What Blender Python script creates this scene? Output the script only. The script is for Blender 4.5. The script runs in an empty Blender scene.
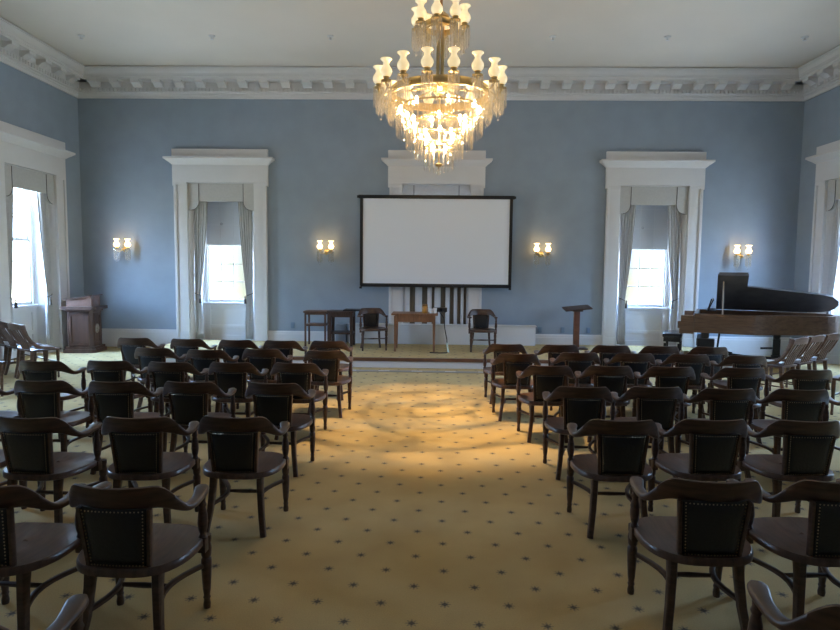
import bpy, bmesh, math, random
from mathutils import Vector, Matrix
random.seed(7)
S = bpy.context.scene
COL = S.collection
PI = math.pi
sin, cos, rad = math.sin, math.cos, math.radians

# ------------------------------------------------------------------ helpers
class MB:
    """collects shapes; build() links them as one mesh object"""
    def __init__(s): s.bm = bmesh.new()
    def box(s, a, b, bev=0.0, M=None):
        x0, y0, z0 = a; x1, y1, z1 = b
        r = bmesh.ops.create_cube(s.bm, size=1.0)
        vs = r['verts']
        T = Matrix.Translation(((x0+x1)/2, (y0+y1)/2, (z0+z1)/2)) @ Matrix.Diagonal((abs(x1-x0), abs(y1-y0), abs(z1-z0), 1))
        if M is not None: T = M @ T
        for v in vs: v.co = T @ v.co
        if bev > 0:
            es = list({e for v in vs for e in v.link_edges})
            bmesh.ops.bevel(s.bm, geom=es, offset=bev, segments=2, affect='EDGES', profile=0.7)
        return s
    def prism(s, pts, z0, z1, M=None):
        """polygon pts (x, y) extruded in z, mapped by M"""
        lo = [Vector((p[0], p[1], z0)) for p in pts]; hi = [Vector((p[0], p[1], z1)) for p in pts]
        if M is not None: lo = [M @ v for v in lo]; hi = [M @ v for v in hi]
        a = [s.bm.verts.new(v) for v in lo]; b = [s.bm.verts.new(v) for v in hi]
        n = len(a)
        s.bm.faces.new(a[::-1]); s.bm.faces.new(b)
        for i in range(n):
            j = (i+1) % n
            s.bm.faces.new((a[i], a[j], b[j], b[i]))
        return s
    def lathe(s, prof, c=(0, 0, 0), seg=12, M=None, cap=True):
        rings = []
        for r, z in prof:
            ring = []
            for k in range(seg):
                t = 2*PI*k/seg
                v = Vector((c[0]+r*cos(t), c[1]+r*sin(t), c[2]+z))
                if M is not None: v = M @ v
                ring.append(s.bm.verts.new(v))
            rings.append(ring)
        for i in range(len(rings)-1):
            for k in range(seg):
                l = (k+1) % seg
                s.bm.faces.new((rings[i][k], rings[i][l], rings[i+1][l], rings[i+1][k]))
        if cap:
            s.bm.faces.new(rings[0][::-1]); s.bm.faces.new(rings[-1])
        return s
    def sweep(s, secs, closed=False):
        """secs: list of rings (lists of Vectors, same length)"""
        R = [[s.bm.verts.new(v) for v in ring] for ring in secs]
        n = len(R[0]); m = len(R)
        for i in range(m if closed else m-1):
            for k in range(n):
                l = (k+1) % n
                s.bm.faces.new((R[i][k], R[i][l], R[(i+1) % m][l], R[(i+1) % m][k]))
        if not closed:
            s.bm.faces.new(R[0][::-1]); s.bm.faces.new(R[-1])
        return s
    def tube(s, path, r, seg=8, closed=False, sx=1.0):
        path = [Vector(p) for p in path]; n = len(path)
        secs = []
        up = Vector((0, 0, 1))
        for i, p in enumerate(path):
            if closed: d = path[(i+1) % n]-path[i-1]
            else: d = path[min(i+1, n-1)]-path[max(i-1, 0)]
            d.normalize()
            a = d.cross(up)
            if a.length < 1e-3: a = Vector((1, 0, 0))
            a.normalize(); b = a.cross(d).normalized()
            rr = r[i] if isinstance(r, (list, tuple)) else r
            secs.append([p + a*(rr*sx*cos(2*PI*k/seg)) + b*(rr*sin(2*PI*k/seg)) for k in range(seg)])
        return s.sweep(secs, closed)
    def bar(s, path, w, h, side=(1, 0, 0)):
        """rectangular bar; w across 'side', h across the other way; may be lists"""
        path = [Vector(p) for p in path]; n = len(path); sd = Vector(side).normalized()
        secs = []
        for i, p in enumerate(path):
            d = (path[min(i+1, n-1)]-path[max(i-1, 0)]).normalized()
            b = d.cross(sd).normalized(); a = b.cross(d).normalized()
            ww = (w[i] if isinstance(w, (list, tuple)) else w)/2; hh = (h[i] if isinstance(h, (list, tuple)) else h)/2
            e = 0.75
            secs.append([p+a*ww*e+b*hh, p-a*ww*e+b*hh, p-a*ww+b*hh*e, p-a*ww-b*hh*e, p-a*ww*e-b*hh, p+a*ww*e-b*hh, p+a*ww-b*hh*e, p+a*ww+b*hh*e])
        return s.sweep(secs)
    def grid(s, fn, nu, nv):
        V = [[s.bm.verts.new(fn(i/nu, j/nv)) for j in range(nv+1)] for i in range(nu+1)]
        for i in range(nu):
            for j in range(nv):
                s.bm.faces.new((V[i][j], V[i+1][j], V[i+1][j+1], V[i][j+1]))
        return s
    def octa(s, c, r, rz=None):
        rz = rz or r; c = Vector(c)
        p = [s.bm.verts.new(c+Vector(d)) for d in ((r, 0, 0), (0, r, 0), (-r, 0, 0), (0, -r, 0), (0, 0, rz), (0, 0, -rz))]
        for k in range(4):
            l = (k+1) % 4
            s.bm.faces.new((p[k], p[l], p[4])); s.bm.faces.new((p[l], p[k], p[5]))
        return s
    def ball(s, c, r, sub=1):
        bmesh.ops.create_icosphere(s.bm, subdivisions=sub, radius=r, matrix=Matrix.Translation(c)); return s
    def mesh(s, name, smooth=40):
        bmesh.ops.recalc_face_normals(s.bm, faces=s.bm.faces)
        me = bpy.data.meshes.new(name); s.bm.to_mesh(me); s.bm.free()
        if smooth:
            me.polygons.foreach_set('use_smooth', [True]*len(me.polygons))
            me.set_sharp_from_angle(angle=rad(smooth))
        return me
    def build(s, name, mat, parent=None, smooth=40, loc=None, rz=None):
        me = s.mesh(name, smooth); me.materials.append(mat)
        o = bpy.data.objects.new(name, me); COL.objects.link(o)
        if parent: o.parent = parent
        if loc: o.location = loc
        if rz: o.rotation_euler.z = rz
        return o

def tag(o, label=None, cat=None, group=None, kind=None):
    if label: o['label'] = label
    if cat: o['category'] = cat
    if group: o['group'] = group
    if kind: o['kind'] = kind
    return o
def thing(name, label, cat, loc=(0, 0, 0), rz=0, group=None, kind=None):
    o = bpy.data.objects.new(name, None); COL.objects.link(o)
    o.empty_display_size = 0.1
    o.location = loc; o.rotation_euler = (0, 0, rz)
    return tag(o, label, cat, group, kind)
def copy_tree(o, parent=None):
    c = o.copy(); COL.objects.link(c)
    if parent: c.parent = parent
    for ch in list(o.children): copy_tree(ch, c)
    return c
def place(proto, used, loc, rz, label, group=None):
    o = proto if not used else copy_tree(proto)
    o.location = loc; o.rotation_euler = (0, 0, rz); o['label'] = label
    if group: o['group'] = group
    return o

# ------------------------------------------------------------------ materials
def new_mat(name):
    m = bpy.data.materials.new(name); m.use_nodes = True
    nt = m.node_tree; b = nt.nodes['Principled BSDF']
    return m, nt, b
def mat(name, col, rough=0.6, spec=0.5, metal=0.0, noise=0.0, nscale=8.0, bump=0.0, stretch=(1, 1, 1), coat=0.0):
    m, nt, b = new_mat(name)
    b.inputs['Roughness'].default_value = rough; b.inputs['Metallic'].default_value = metal
    b.inputs['Specular IOR Level'].default_value = spec; b.inputs['Coat Weight'].default_value = coat
    b.inputs['Base Color'].default_value = (*col, 1)
    if noise or bump:
        tc = nt.nodes.new('ShaderNodeTexCoord'); mp = nt.nodes.new('ShaderNodeMapping')
        mp.inputs['Scale'].default_value = stretch
        nz = nt.nodes.new('ShaderNodeTexNoise'); nz.inputs['Scale'].default_value = nscale; nz.inputs['Detail'].default_value = 4
        nt.links.new(tc.outputs['Object'], mp.inputs[0]); nt.links.new(mp.outputs[0], nz.inputs['Vector'])
        if noise:
            cr = nt.nodes.new('ShaderNodeValToRGB')
            cr.color_ramp.elements[0].position = .3; cr.color_ramp.elements[1].position = .7
            cr.color_ramp.elements[0].color = (*[c*(1-noise) for c in col], 1); cr.color_ramp.elements[1].color = (*[min(1, c*(1+noise)) for c in col], 1)
            nt.links.new(nz.outputs['Fac'], cr.inputs[0]); nt.links.new(cr.outputs[0], b.inputs['Base Color'])
        if bump:
            bp = nt.nodes.new('ShaderNodeBump'); bp.inputs['Strength'].default_value = bump; bp.inputs['Distance'].default_value = .01
            nt.links.new(nz.outputs['Fac'], bp.inputs['Height']); nt.links.new(bp.outputs[0], b.inputs['Normal'])
    return m
def emit_mat(name, col, strength, base=(.9, .85, .7)):
    m, nt, b = new_mat(name)
    b.inputs['Base Color'].default_value = (*base, 1); b.inputs['Roughness'].default_value = .4
    b.inputs['Emission Color'].default_value = (*col, 1); b.inputs['Emission Strength'].default_value = strength
    return m
def mixed(name, parts):
    """chain of (factor, shader type, colour, roughness)"""
    m = bpy.data.materials.new(name); m.use_nodes = True; nt = m.node_tree
    out = nt.nodes['Material Output']; nt.nodes.remove(nt.nodes['Principled BSDF'])
    cur = None
    for fac, typ, col, rg in parts:
        n = nt.nodes.new(typ); n.inputs['Color'].default_value = (*col, 1)
        if rg is not None and 'Roughness' in n.inputs: n.inputs['Roughness'].default_value = rg
        if cur is None: cur = n.outputs[0]
        else:
            mx = nt.nodes.new('ShaderNodeMixShader'); mx.inputs[0].default_value = fac
            nt.links.new(cur, mx.inputs[1]); nt.links.new(n.outputs[0], mx.inputs[2]); cur = mx.outputs[0]
    nt.links.new(cur, out.inputs['Surface'])
    return m

WALL = mat('blue_wall_paint', (.305, .362, .43), .75, .3, noise=.04, nscale=3)
WHITE = mat('cream_trim_paint', (.70, .69, .69), .5, .4, noise=.02, nscale=4)
CEIL = mat('ceiling_plaster', (.78, .725, .66), .9, .2, noise=.02, nscale=1.2)
WOOD = mat('dark_chair_wood', (.066, .034, .023), .36, .5, noise=.35, nscale=9, stretch=(1, 1, 6))
SEATW = mat('saddle_seat_wood', (.085, .045, .03), .30, .5, noise=.35, nscale=7, stretch=(7, 1, 1))
LEATHER = mat('black_leather', (.008, .010, .015), .40, .5, bump=.25, nscale=60)
NAIL = mat('nailhead_brass', (.46, .38, .27), .35, .5, metal=.8)
SLATW = mat('slat_chair_wood', (.12, .066, .04), .34, .5, noise=.3, nscale=8, stretch=(1, 1, 5))
TABLEW = mat('oak_table_wood', (.25, .122, .066), .4, .5, noise=.25, nscale=6, stretch=(6, 1, 1))
DARKW = mat('dark_table_wood', (.06, .032, .024), .45, .5, noise=.3, nscale=7, stretch=(5, 1, 1))
LECTW = mat('lectern_wood', (.085, .043, .030), .4, .5, noise=.3, nscale=7, stretch=(1, 1, .3))
PIANOW = mat('walnut_piano_wood', (.14, .080, .048), .32, .5, noise=.3, nscale=4, stretch=(1, 6, 8), coat=.2)
LIDM = mat('dark_piano_lid', (.15, .14, .14), .6, .2, noise=.15, nscale=5)
BLACK = mat('black_metal', (.015, .015, .017), .4, .5)
GLOSSB = mat('black_vinyl', (.02, .022, .03), .16, .6)
BRASS = mat('aged_brass', (.60, .47, .25), .3, .5, metal=1.0)
COPPER = mat('reddish_brass', (.60, .34, .17), .28, .5, metal=1.0)
CURT = mat('grey_curtain_cloth', (.63, .63, .635), .9, .2, noise=.05, nscale=30)
VAL = mat('grey_valance_cloth', (.53, .52, .50), .9, .2, noise=.04, nscale=30)
CORD = mat('dark_cord_trim', (.10, .09, .085), .8, .2)
BROWNC = mat('brown_stripe_cloth', (.15, .125, .095), .9, .2)
WHITEC = mat('white_stripe_cloth', (.62, .63, .66), .9, .2)
SCREENM = mat('screen_fabric', (.80, .84, .93), .85, .2)
PAPER = mat('white_paper', (.82, .83, .85), .8, .2)
GREYBOX = mat('grey_painted_metal', (.36, .38, .41), .6, .3)
COVER = mat('white_painted_cover', (.70, .71, .73), .55, .4)
STRIPM = mat('grey_cable_cover', (.30, .28, .25), .7, .3)
AMBER = mat('amber_plastic', (.42, .20, .03), .3, .5)
GREENW = mat('pale_cable_label', (.55, .68, .62), .6, .3)
OUTLET = mat('blue_outlet_plate', (.20, .28, .37), .5, .4)
GLASS = mixed('window_glass', [(0, 'ShaderNodeBsdfTransparent', (.97, .98, 1), None), (.06, 'ShaderNodeBsdfGlossy', (1, 1, 1), .02)])
CRYSTAL = mixed('cut_crystal', [(0, 'ShaderNodeBsdfTransparent', (.985, .98, .965), None), (.14, 'ShaderNodeBsdfGlossy', (1, .98, .94), .008), (.008, 'ShaderNodeBsdfTranslucent', (1, .97, .92), None), (.008, 'ShaderNodeBsdfDiffuse', (.9, .85, .75), None)])
FRINGE = mixed('fringe_crystal', [(0, 'ShaderNodeBsdfTransparent', (.985, .98, .965), None), (.26, 'ShaderNodeBsdfGlossy', (1, .98, .94), .06), (.05, 'ShaderNodeBsdfTranslucent', (1, .97, .92), None), (.08, 'ShaderNodeBsdfDiffuse', (.92, .90, .86), None)])
BLIND = mixed('roller_blind_cloth', [(0, 'ShaderNodeBsdfDiffuse', (.46, .455, .45), None), (.10, 'ShaderNodeBsdfTranslucent', (.5, .5, .5), None)])
SHADE = emit_mat('lit_opal_shade', (1.0, .76, .40), .65)
WSHADE = emit_mat('lit_sconce_shade', (1.0, .62, .25), 5.0)
BULB = emit_mat('lit_bulb', (1.0, .70, .38), 260.0)

def carpet_mat():
    m, nt, b = new_mat('ochre_patterned_carpet')
    b.inputs['Roughness'].default_value = .95; b.inputs['Specular IOR Level'].default_value = .1
    N = nt.nodes.new; L = nt.links.new
    tc = N('ShaderNodeTexCoord'); sep = N('ShaderNodeSeparateXYZ'); L(tc.outputs['Object'], sep.inputs[0])
    def mth(op, a, b_=None, c=None):
        n = N('ShaderNodeMath'); n.operation = op
        for i, v in enumerate((a, b_, c)):
            if v is None: continue
            if isinstance(v, (int, float)): n.inputs[i].default_value = v
            else: L(v, n.inputs[i])
        return n.outputs[0]
    sx_, sy_ = .3255, .334
    def lattice(ox, oy):
        u = mth('SUBTRACT', mth('FRACT', mth('ADD', mth('DIVIDE', sep.outputs['X'], sx_), ox)), .5)
        v = mth('SUBTRACT', mth('FRACT', mth('ADD', mth('DIVIDE', sep.outputs['Y'], sy_), oy)), .5)
        r = mth('MULTIPLY', mth('SQRT', mth('ADD', mth('MULTIPLY', u, u), mth('MULTIPLY', v, v))), .33)
        a = mth('ARCTAN2', v, u)
        pet = mth('MULTIPLY_ADD', mth('COSINE', mth('MULTIPLY', a, 8.0)), .008, .025)
        core = mth('LESS_THAN', r, mth('MULTIPLY_ADD', mth('COSINE', mth('MULTIPLY', a, 4.0)), .003, .0135))
        star = mth('LESS_THAN', r, pet)
        return star, core
    s1, c1 = lattice(.767, .329); s2, c2 = lattice(.267, .829)
    star = mth('MAXIMUM', s1, s2); core = mth('MAXIMUM', c1, c2)
    nz = N('ShaderNodeTexNoise'); nz.inputs['Scale'].default_value = 2.2; nz.inputs['Detail'].default_value = 6
    L(tc.outputs['Object'], nz.inputs['Vector'])
    nf = N('ShaderNodeTexNoise'); nf.inputs['Scale'].default_value = 160; L(tc.outputs['Object'], nf.inputs['Vector'])
    cr = N('ShaderNodeValToRGB'); cr.color_ramp.elements[0].position = .3; cr.color_ramp.elements[1].position = .72
    cr.color_ramp.elements[0].color = (.55, .415, .205, 1); cr.color_ramp.elements[1].color = (.66, .515, .265, 1)
    L(nz.outputs['Fac'], cr.inputs[0])
    def mix(f, a, col):
        n = N('ShaderNodeMix'); n.data_type = 'RGBA'
        L(f, n.inputs['Factor']); L(a, n.inputs['A']); n.inputs['B'].default_value = (*col, 1); return n.outputs['Result']
    c = mix(mth('MULTIPLY', star, .5), cr.outputs[0], (.14, .15, .15))
    c = mix(mth('MULTIPLY', core, .75), c, (.08, .08, .085))
    mm = N('ShaderNodeMix'); mm.data_type = 'RGBA'; mm.blend_type = 'MULTIPLY'; mm.inputs['Factor'].default_value = .35
    L(c, mm.inputs['A']); L(nf.outputs['Fac'], mm.inputs['B'])
    L(mm.outputs['Result'], b.inputs['Base Color'])
    bp = N('ShaderNodeBump'); bp.inputs['Strength'].default_value = .3; bp.inputs['Distance'].default_value = .004
    L(nf.outputs['Fac'], bp.inputs['Height']); L(bp.outputs[0], b.inputs['Normal'])
    return m
CARPET = carpet_mat()

# ------------------------------------------------------------------ room
SKY_LOW, SKY_HIGH = 31.0, 80.0
XW, YB, YR, ZC = 7.33, 12.27, -1.2, 5.63
TH = .45
WIN_BACK = (-4.40, .03, 4.43)
WIN_SIDE = (10.7, 6.3)
OPH, OPT = .69, 3.42      # opening half width and top

def structure(name, mb, m, **k): return tag(mb.build(name, m, **k), kind='structure')

structure('floor', MB().box((-XW-TH, YR-TH, -.2), (XW+TH, YB+TH, 0)), CARPET, smooth=0)
structure('ceiling', MB().box((-XW-TH, YR-TH, ZC), (XW+TH, YB+TH, ZC+.2)), CEIL, smooth=0)
def wall(name, a, b, opens, axis, lo, hi):
    """wall along axis from a to b with floor-to-head openings; lo/hi = its two faces"""
    mb = MB()
    def bx(u0, u1, z0, z1):
        if axis == 'x': mb.box((u0, lo, z0), (u1, hi, z1))
        else: mb.box((lo, u0, z0), (hi, u1, z1))
    u = a
    for c in sorted(opens):
        bx(u, c-OPH, 0, ZC); bx(c-OPH, c+OPH, OPT, ZC); u = c+OPH
    bx(u, b, 0, ZC)
    structure(name, mb, WALL, smooth=0)
wall('wall_back', -XW-TH, XW+TH, WIN_BACK, 'x', YB, YB+TH)
wall('wall_left', YR-TH, YB, WIN_SIDE, 'y', -XW-TH, -XW)
wall('wall_right', YR-TH, YB, WIN_SIDE, 'y', XW, XW+TH)
wall('wall_rear', -XW, XW, (), 'x', YR-TH, YR)

# stage
ST, SY, SX = .17, 10.1, 5.25
st = thing('stage', None, None, (0, 0, 0), kind='structure')
MB().box((-SX, SY, 0.001), (SX, YB-.002, ST)).build('stage_carpet', CARPET, st, smooth=0)
MB().box((-SX, SY-.02, .001), (SX, SY, ST-.055)).box((-SX-.02, SY-.02, .001), (-SX, YB-.1, ST-.055)).box((SX, SY-.02, .001), (SX+.02, YB-.1, ST-.055)).build('riser', COVER, st, smooth=0)
MB().box((-SX-.04, SY-.045, ST-.055), (SX+.04, SY+.03, ST+.004), .008).box((-SX-.04, SY, ST-.055), (-SX+.01, YB-.1, ST+.004), .006).box((SX-.01, SY, ST-.055), (SX+.04, YB-.1, ST+.004), .006).build('nosing', mat('nosing_wood', (.15, .07, .04), .4, noise=.2, nscale=6), st)

# cornice: profile (p = projection from the wall, z)
PROF = [(0, 5.10), (.035, 5.10), (.035, 5.155), (.05, 5.165), (.05, 5.19), (.10, 5.20), (.10, 5.40), (.30, 5.40), (.30, 5.44), (.32, 5.448), (.32, 5.485), (.335, 5.49), (.335, 5.505), (.35, 5.52), (.37, 5.55), (.38, 5.575), (.38, 5.585), (.40, 5.59), (.40, 5.61), (.40, ZC-.014), (0, ZC-.014)]
def cornice(name, a, b, place_fn, n_mod):
    """straight run between a and b; place_fn(u, p, z) -> world"""
    secs = [[Vector(place_fn(u, p, z)) for p, z in PROF] for u in (a, b)]
    c = structure(name, MB().sweep(secs), WHITE, smooth=20)
    return c
def cornice_blocks(parent, a, b, place_fn, inset):
    # dentil course
    mb = MB(); L = b-a; n = int(L/.075)
    for i in range(n):
        u = a+(i+.5)*L/n
        P = [place_fn(u-.021, .098, 5.215), place_fn(u+.021, .135, 5.275)]
        lo = [min(P[0][k], P[1][k]) for k in range(3)]; hi = [max(P[0][k], P[1][k]) for k in range(3)]
        mb.box(lo, hi)
    mb.build('dentil_course', WHITE, parent, smooth=0)
    n = int((L-2*inset)/.42)
    proto = None
    for i in range(n+1):
        u = a+inset+i*(L-2*inset)/n
        if proto is None:
            mb = MB()
            q = [(0.10, 5.30), (.13, 5.285), (.17, 5.30), (.21, 5.335), (.25, 5.345), (.285, 5.35), (.285, 5.40), (.10, 5.40)]
            secs = [[Vector(place_fn(du, p, z))-Vector(place_fn(0, 0, 0)) for p, z in q] for du in (-.085, .085)]
            mb.sweep(secs)
            o0 = Vector(place_fn(0, 0, 0))
            proto = mb.build('modillion', WHITE, parent, smooth=30); o = proto
        else:
            o = proto.copy(); COL.objects.link(o)
        o.location = Vector(place_fn(u, 0, 0))
f_back = lambda u, p, z: (u, YB-p, z)
f_left = lambda u, p, z: (-XW+p, u, z)
f_right = lambda u, p, z: (XW-p, u, z)
f_rear = lambda u, p, z: (u, YR+p, z)
for nm, a, b, fn in (('trim_1', -XW, XW, f_back), ('trim_2', YR, YB, f_left), ('trim_3', YR, YB, f_right), ('trim_4', -XW, XW, f_rear)):
    c = cornice(nm, a, b, fn, 0)
    if nm != 'trim_4': cornice_blocks(c, a, b, fn, .46)

# baseboards between the window casings
def baseboard(name, runs, fn):
    mb = MB()
    for a, b in runs:
        q = [(0, 0), (.03, 0), (.03, .31), (.024, .325), (.024, .35), (.012, .375), (0, .38)]
        mb.sweep([[Vector(fn(u, p, z)) for p, z in q] for u in (a, b)])
    structure(name, mb, WHITE, smooth=20)
CW = .955
def runs_of(a, b, cs):
    out = []; u = a
    for c in sorted(cs): out.append((u, c-CW)); u = c+CW
    out.append((u, b)); return out
baseboard('baseboard_back', runs_of(-XW, XW, WIN_BACK), f_back)
baseboard('baseboard_left', runs_of(YR, YB, WIN_SIDE), f_left)
baseboard('baseboard_right', runs_of(YR, YB, WIN_SIDE), f_right)
baseboard('baseboard_rear', [(-XW, XW)], f_rear)

# ------------------------------------------------------------------ windows (local: x along wall, y outward, z up)
def make_window():
    w = thing('window_1', None, None, kind='structure')
    mb = MB()
    for s in (-1, 1):
        def sb(x0, x1, y0, y1, z0, z1, bev=.006):
            mb.box((min(s*x0, s*x1), y0, z0), (max(s*x0, s*x1), y1, z1), bev)
        sb(.69, .90, -.06, .0, 0, 3.41)
        sb(.90, .955, -.085, .0, 0, 3.36)
        sb(.685, .91, -.075, 0, 0, .34)
        sb(.69, .985, -.065, 0, 3.35, 3.42)
    mb.box((-.985, -.065, 3.42), (.985, 0, 3.80), .006)
    mb.build('casing', WHITE, w, smooth=30)
    mb = MB()
    steps = [(.985, .065, 3.77), (1.0, .085, 3.785), (1.015, .10, 3.80), (1.03, .115, 3.815), (1.07, .15, 3.845), (1.10, .18, 3.87), (1.115, .195, 3.88), (1.115, .195, 3.915), (1.0, .08, 3.93)]
    mb.sweep([[Vector((-x, -p, z)), Vector((x, -p, z)), Vector((x, 0, z)), Vector((-x, 0, z))] for x, p, z in steps])
    mb.box((-.985, -.075, 3.915), (.985, 0, 4.09), .005)
    mb.build('cornice_cap', WHITE, w, smooth=25)
    # splayed panelled jambs (folded shutters)
    for s in (-1, 1):
        a, b = Vector((s*.69, 0.0, 0)), Vector((s*.475, .33, 0))
        d = (b-a).normalized(); n = Vector((-d.y, d.x, 0))*(-s)   # into the room side
        if n.x*s > 0: n = -n
        Lj = (b-a).length
        M = Matrix(((d.x, n.x, 0, a.x), (d.y, n.y, 0, a.y), (0, 0, 1, 0), (0, 0, 0, 1)))
        mb = MB()
        mb.box((0, -.03, 0), (Lj, 0, OPT), 0, M)
        for x0, x1 in ((.0, .05), (Lj-.05, Lj)): mb.box((x0, 0, 0), (x1, .012, OPT), .003, M)
        for z in (.0, .92, 1.5, 2.1, 2.7, 3.36): mb.box((.05, 0, z), (Lj-.05, .012, z+(.16 if z == 0 else .06)), .003, M)
        mb.build('panelled_jamb', WHITE, w, smooth=30)
    MB().prism([(-.69, 0), (.69, 0), (.475, .36), (-.475, .36)], OPT-.012, OPT+.0).build('soffit', WHITE, w, smooth=0)
    # outer frame, apron and sill
    mb = MB()
    for s in (-1, 1): mb.box((min(s*.42, s*.50), .30, .90), (max(s*.42, s*.50), .40, OPT-.012), .004)
    mb.box((-.50, .30, 3.36), (.50, .40, OPT-.012)); mb.build('frame', WHITE, w)
    mb = MB().box((-.49, .31, 0), (.49, .36, .90))
    for x0, x1, z0, z1 in ((-.49, -.37, 0, .9), (.37, .49, 0, .9), (-.37, .37, 0, .24), (-.37, .37, .38, .46), (-.37, .37, .80, .90)): mb.box((x0, .29, z0), (x1, .31, z1), .004)
    mb.build('apron', WHITE, w)
    MB().box((-.50, .25, .895), (.50, .40, .945), .008).build('sill', WHITE, w)
    def sash(y, z0, z1, nm):
        mb = MB()
        mb.box((-.43, y, z0), (-.39, y+.035, z1)); mb.box((.39, y, z0), (.43, y+.035, z1))
        mb.box((-.43, y, z0), (.43, y+.035, z0+.06)); mb.box((-.43, y, z1-.045), (.43, y+.035, z1))
        for k in (1, 2):
            x = -.39+.26*k; mb.box((x-.009, y+.006, z0), (x+.009, y+.03, z1))
            z = z0+.06+(z1-z0-.105)*k/3; mb.box((-.4, y+.006, z-.009), (.4, y+.03, z+.009))
        o = mb.build('sash', WHITE, w, smooth=0)
        MB().box((-.395, y+.016, z0+.05), (.395, y+.02, z1-.03)).build('pane', GLASS, o, smooth=0)
    sash(.325, .945, 2.18, 'lower'); sash(.362, 2.14, 3.37, 'upper')
    return w
def f_place(o, wall_, c):
    if wall_ == 'back': o.location = (c, YB, 0); o.rotation_euler.z = 0
    elif wall_ == 'left': o.location = (-XW, c, 0); o.rotation_euler.z = PI/2
    else: o.location = (XW, c, 0); o.rotation_euler.z = -PI/2
win = make_window()
SPOTS = [('back', WIN_BACK[0]), ('back', WIN_BACK[1]), ('back', WIN_BACK[2]), ('left', 10.7), ('right', 10.7), ('left', 6.3), ('right', 6.3)]
for i, (wl, c) in enumerate(SPOTS):
    o = win if i == 0 else copy_tree(win)
    o.name = 'window_%d' % (i+1)
    f_place(o, wl, c)

# valances
def make_valance():
    v = thing('valance', '', 'valance')
    def outline(x0, x1, zb): return None
    M = Matrix(((1, 0, 0, 0), (0, 0, 1, 0), (0, 1, 0, 0), (0, 0, 0, 1)))   # (x, z) polygon extruded in y
    MB().prism([(-.46, 3.04), (.46, 3.04), (.46, 3.405), (-.46, 3.405)], -.01, .03, M).build('front_panel', VAL, v, smooth=0)
    for s in (-1, 1):
        pts = [(.46, 3.405), (.46, 3.06)]
        for k in range(7):
            t = PI/2*k/6; pts.append((.46+.15*(1-cos(t)), 3.04-.175*sin(t)))
        pts += [(.685, 2.855), (.685, 3.405)]
        MB().prism([(s*x, z) for x, z in pts], -.014, .03, M).build('side_wing', VAL, v, smooth=0)
        t = MB()
        t.tube([(s*.46, -.016, 3.40), (s*.46, -.016, 3.05)] + [(s*x, -.016, z) for x, z in pts[2:9]], .006, 5)
        t.build('cord_trim', CORD, v)
    return v
def curtain_mesh(side, wt, wm, wb):
    """drape hung at the outer side: width at top / tie / floor; tied at z 1.15"""
    zt, zk, z0 = 3.32, 1.12, .185
    def fn(u, v):
        z = zt+(z0-zt)*v
        if z > zk: k = (zt-z)/(zt-zk); w = wt+(wm-wt)*(k**1.6)
        else: k = (zk-z)/(zk-z0); w = wm+(wb-wm)*min(1, k*1.4)
        x = .61 - w*u
        fold = 5.5
        y = .080+.030*sin(2*PI*fold*u+.6*sin(3*v))+.008*sin(13*u+5*v)
        return Vector((side*x, y, z))
    return MB().grid(fn, 66, 26)
def make_curtain(side):
    c = thing('curtain', '', 'curtain')
    o = curtain_mesh(side, .30, .13, .17).build('drape', CURT, c, smooth=70)
    sm = o.modifiers.new('thick', 'SOLIDIFY'); sm.thickness = .004
    t = MB(); ring = []
    for k in range(12):
        a = 2*PI*k/12; ring.append((side*(.545+.068*cos(a)), .080+.052*sin(a), 1.12+.03*cos(a)))
    t.tube(ring, .008, 6, closed=True)
    b = t.build('tieback', CORD, c)
    MB().lathe([(.004, 0), (.012, -.01), (.016, -.035), (.010, -.05), (.022, -.07), (.028, -.16), (.02, -.165)], (side*.47, .0, 1.10), 10).build('tassel', CORD, c)
    return c
val, cl, cr_ = make_valance(), make_curtain(-1), make_curtain(1)
PLACE = {('back', WIN_BACK[0]): 'left window of the back wall', ('back', WIN_BACK[2]): 'right window of the back wall',
         ('left', 10.7): 'left side wall window', ('right', 10.7): 'right side wall window', ('left', 6.3): 'l2', ('right', 6.3): 'r2'}
first = True
for wl, c in SPOTS:
    if (wl, c) == ('back', WIN_BACK[1]): 
        o = copy_tree(val); f_place(o, wl, c); o['label'] = 'grey cloth valance over centre window, mostly hidden behind chandelier and screen'; o['group'] = 'window valances'
        continue
    if wl != 'back' and c < 10: continue
    nm = PLACE[(wl, c)]
    o = val if first else copy_tree(val); f_place(o, wl, c)
    o['label'] = 'grey cloth valance with scooped side wings over the '+nm; o['group'] = 'window valances'
    for src, sd in ((cl, 'left' if wl == 'back' else ('nearer' if wl == 'left' else 'farther')), (cr_, 'right' if wl == 'back' else ('farther' if wl == 'left' else 'nearer'))):
        k = src if first else copy_tree(src); f_place(k, wl, c)
        k['label'] = 'grey tied-back curtain on the %s side of %s' % (sd, nm); k['group'] = 'tied-back window curtains'
    first = False
# blinds
def make_blind():
    b = thing('roller_blind', '', 'blind')
    MB().box((-.425, .285, 2.17), (.425, .289, 3.36)).build('cloth', BLIND, b, smooth=0)
    mb = MB()
    mb.box((-.425, .280, 2.155), (.425, .294, 2.19), .004)
    for x in (-.14, .14): mb.box((x-.004, .281, 2.19), (x+.004, .285, 3.3))  # these thin strips stand in for muntin shadows on the cloth
    for z in (2.58, 2.98): mb.box((-.425, .281, z-.004), (.425, .285, z+.004))
    mb.build('batten_and_muntin_shadow', VAL, b)
    ring = [(.13*0-.1+.02*cos(2*PI*k/10), .274, 2.60+.02*sin(2*PI*k/10)) for k in range(10)]
    MB().tube(ring, .004, 5, closed=True).build('pull_ring', CORD, b)
    return b
bl = make_blind()
for i, (c, nm) in enumerate(((WIN_BACK[0], 'left'), (WIN_BACK[2], 'right'))):
    o = bl if i == 0 else copy_tree(bl); f_place(o, 'back', c)
    o['label'] = 'pale grey roller blind half lowered in the %s window of the back wall' % nm; o['group'] = 'roller blinds'
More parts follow.
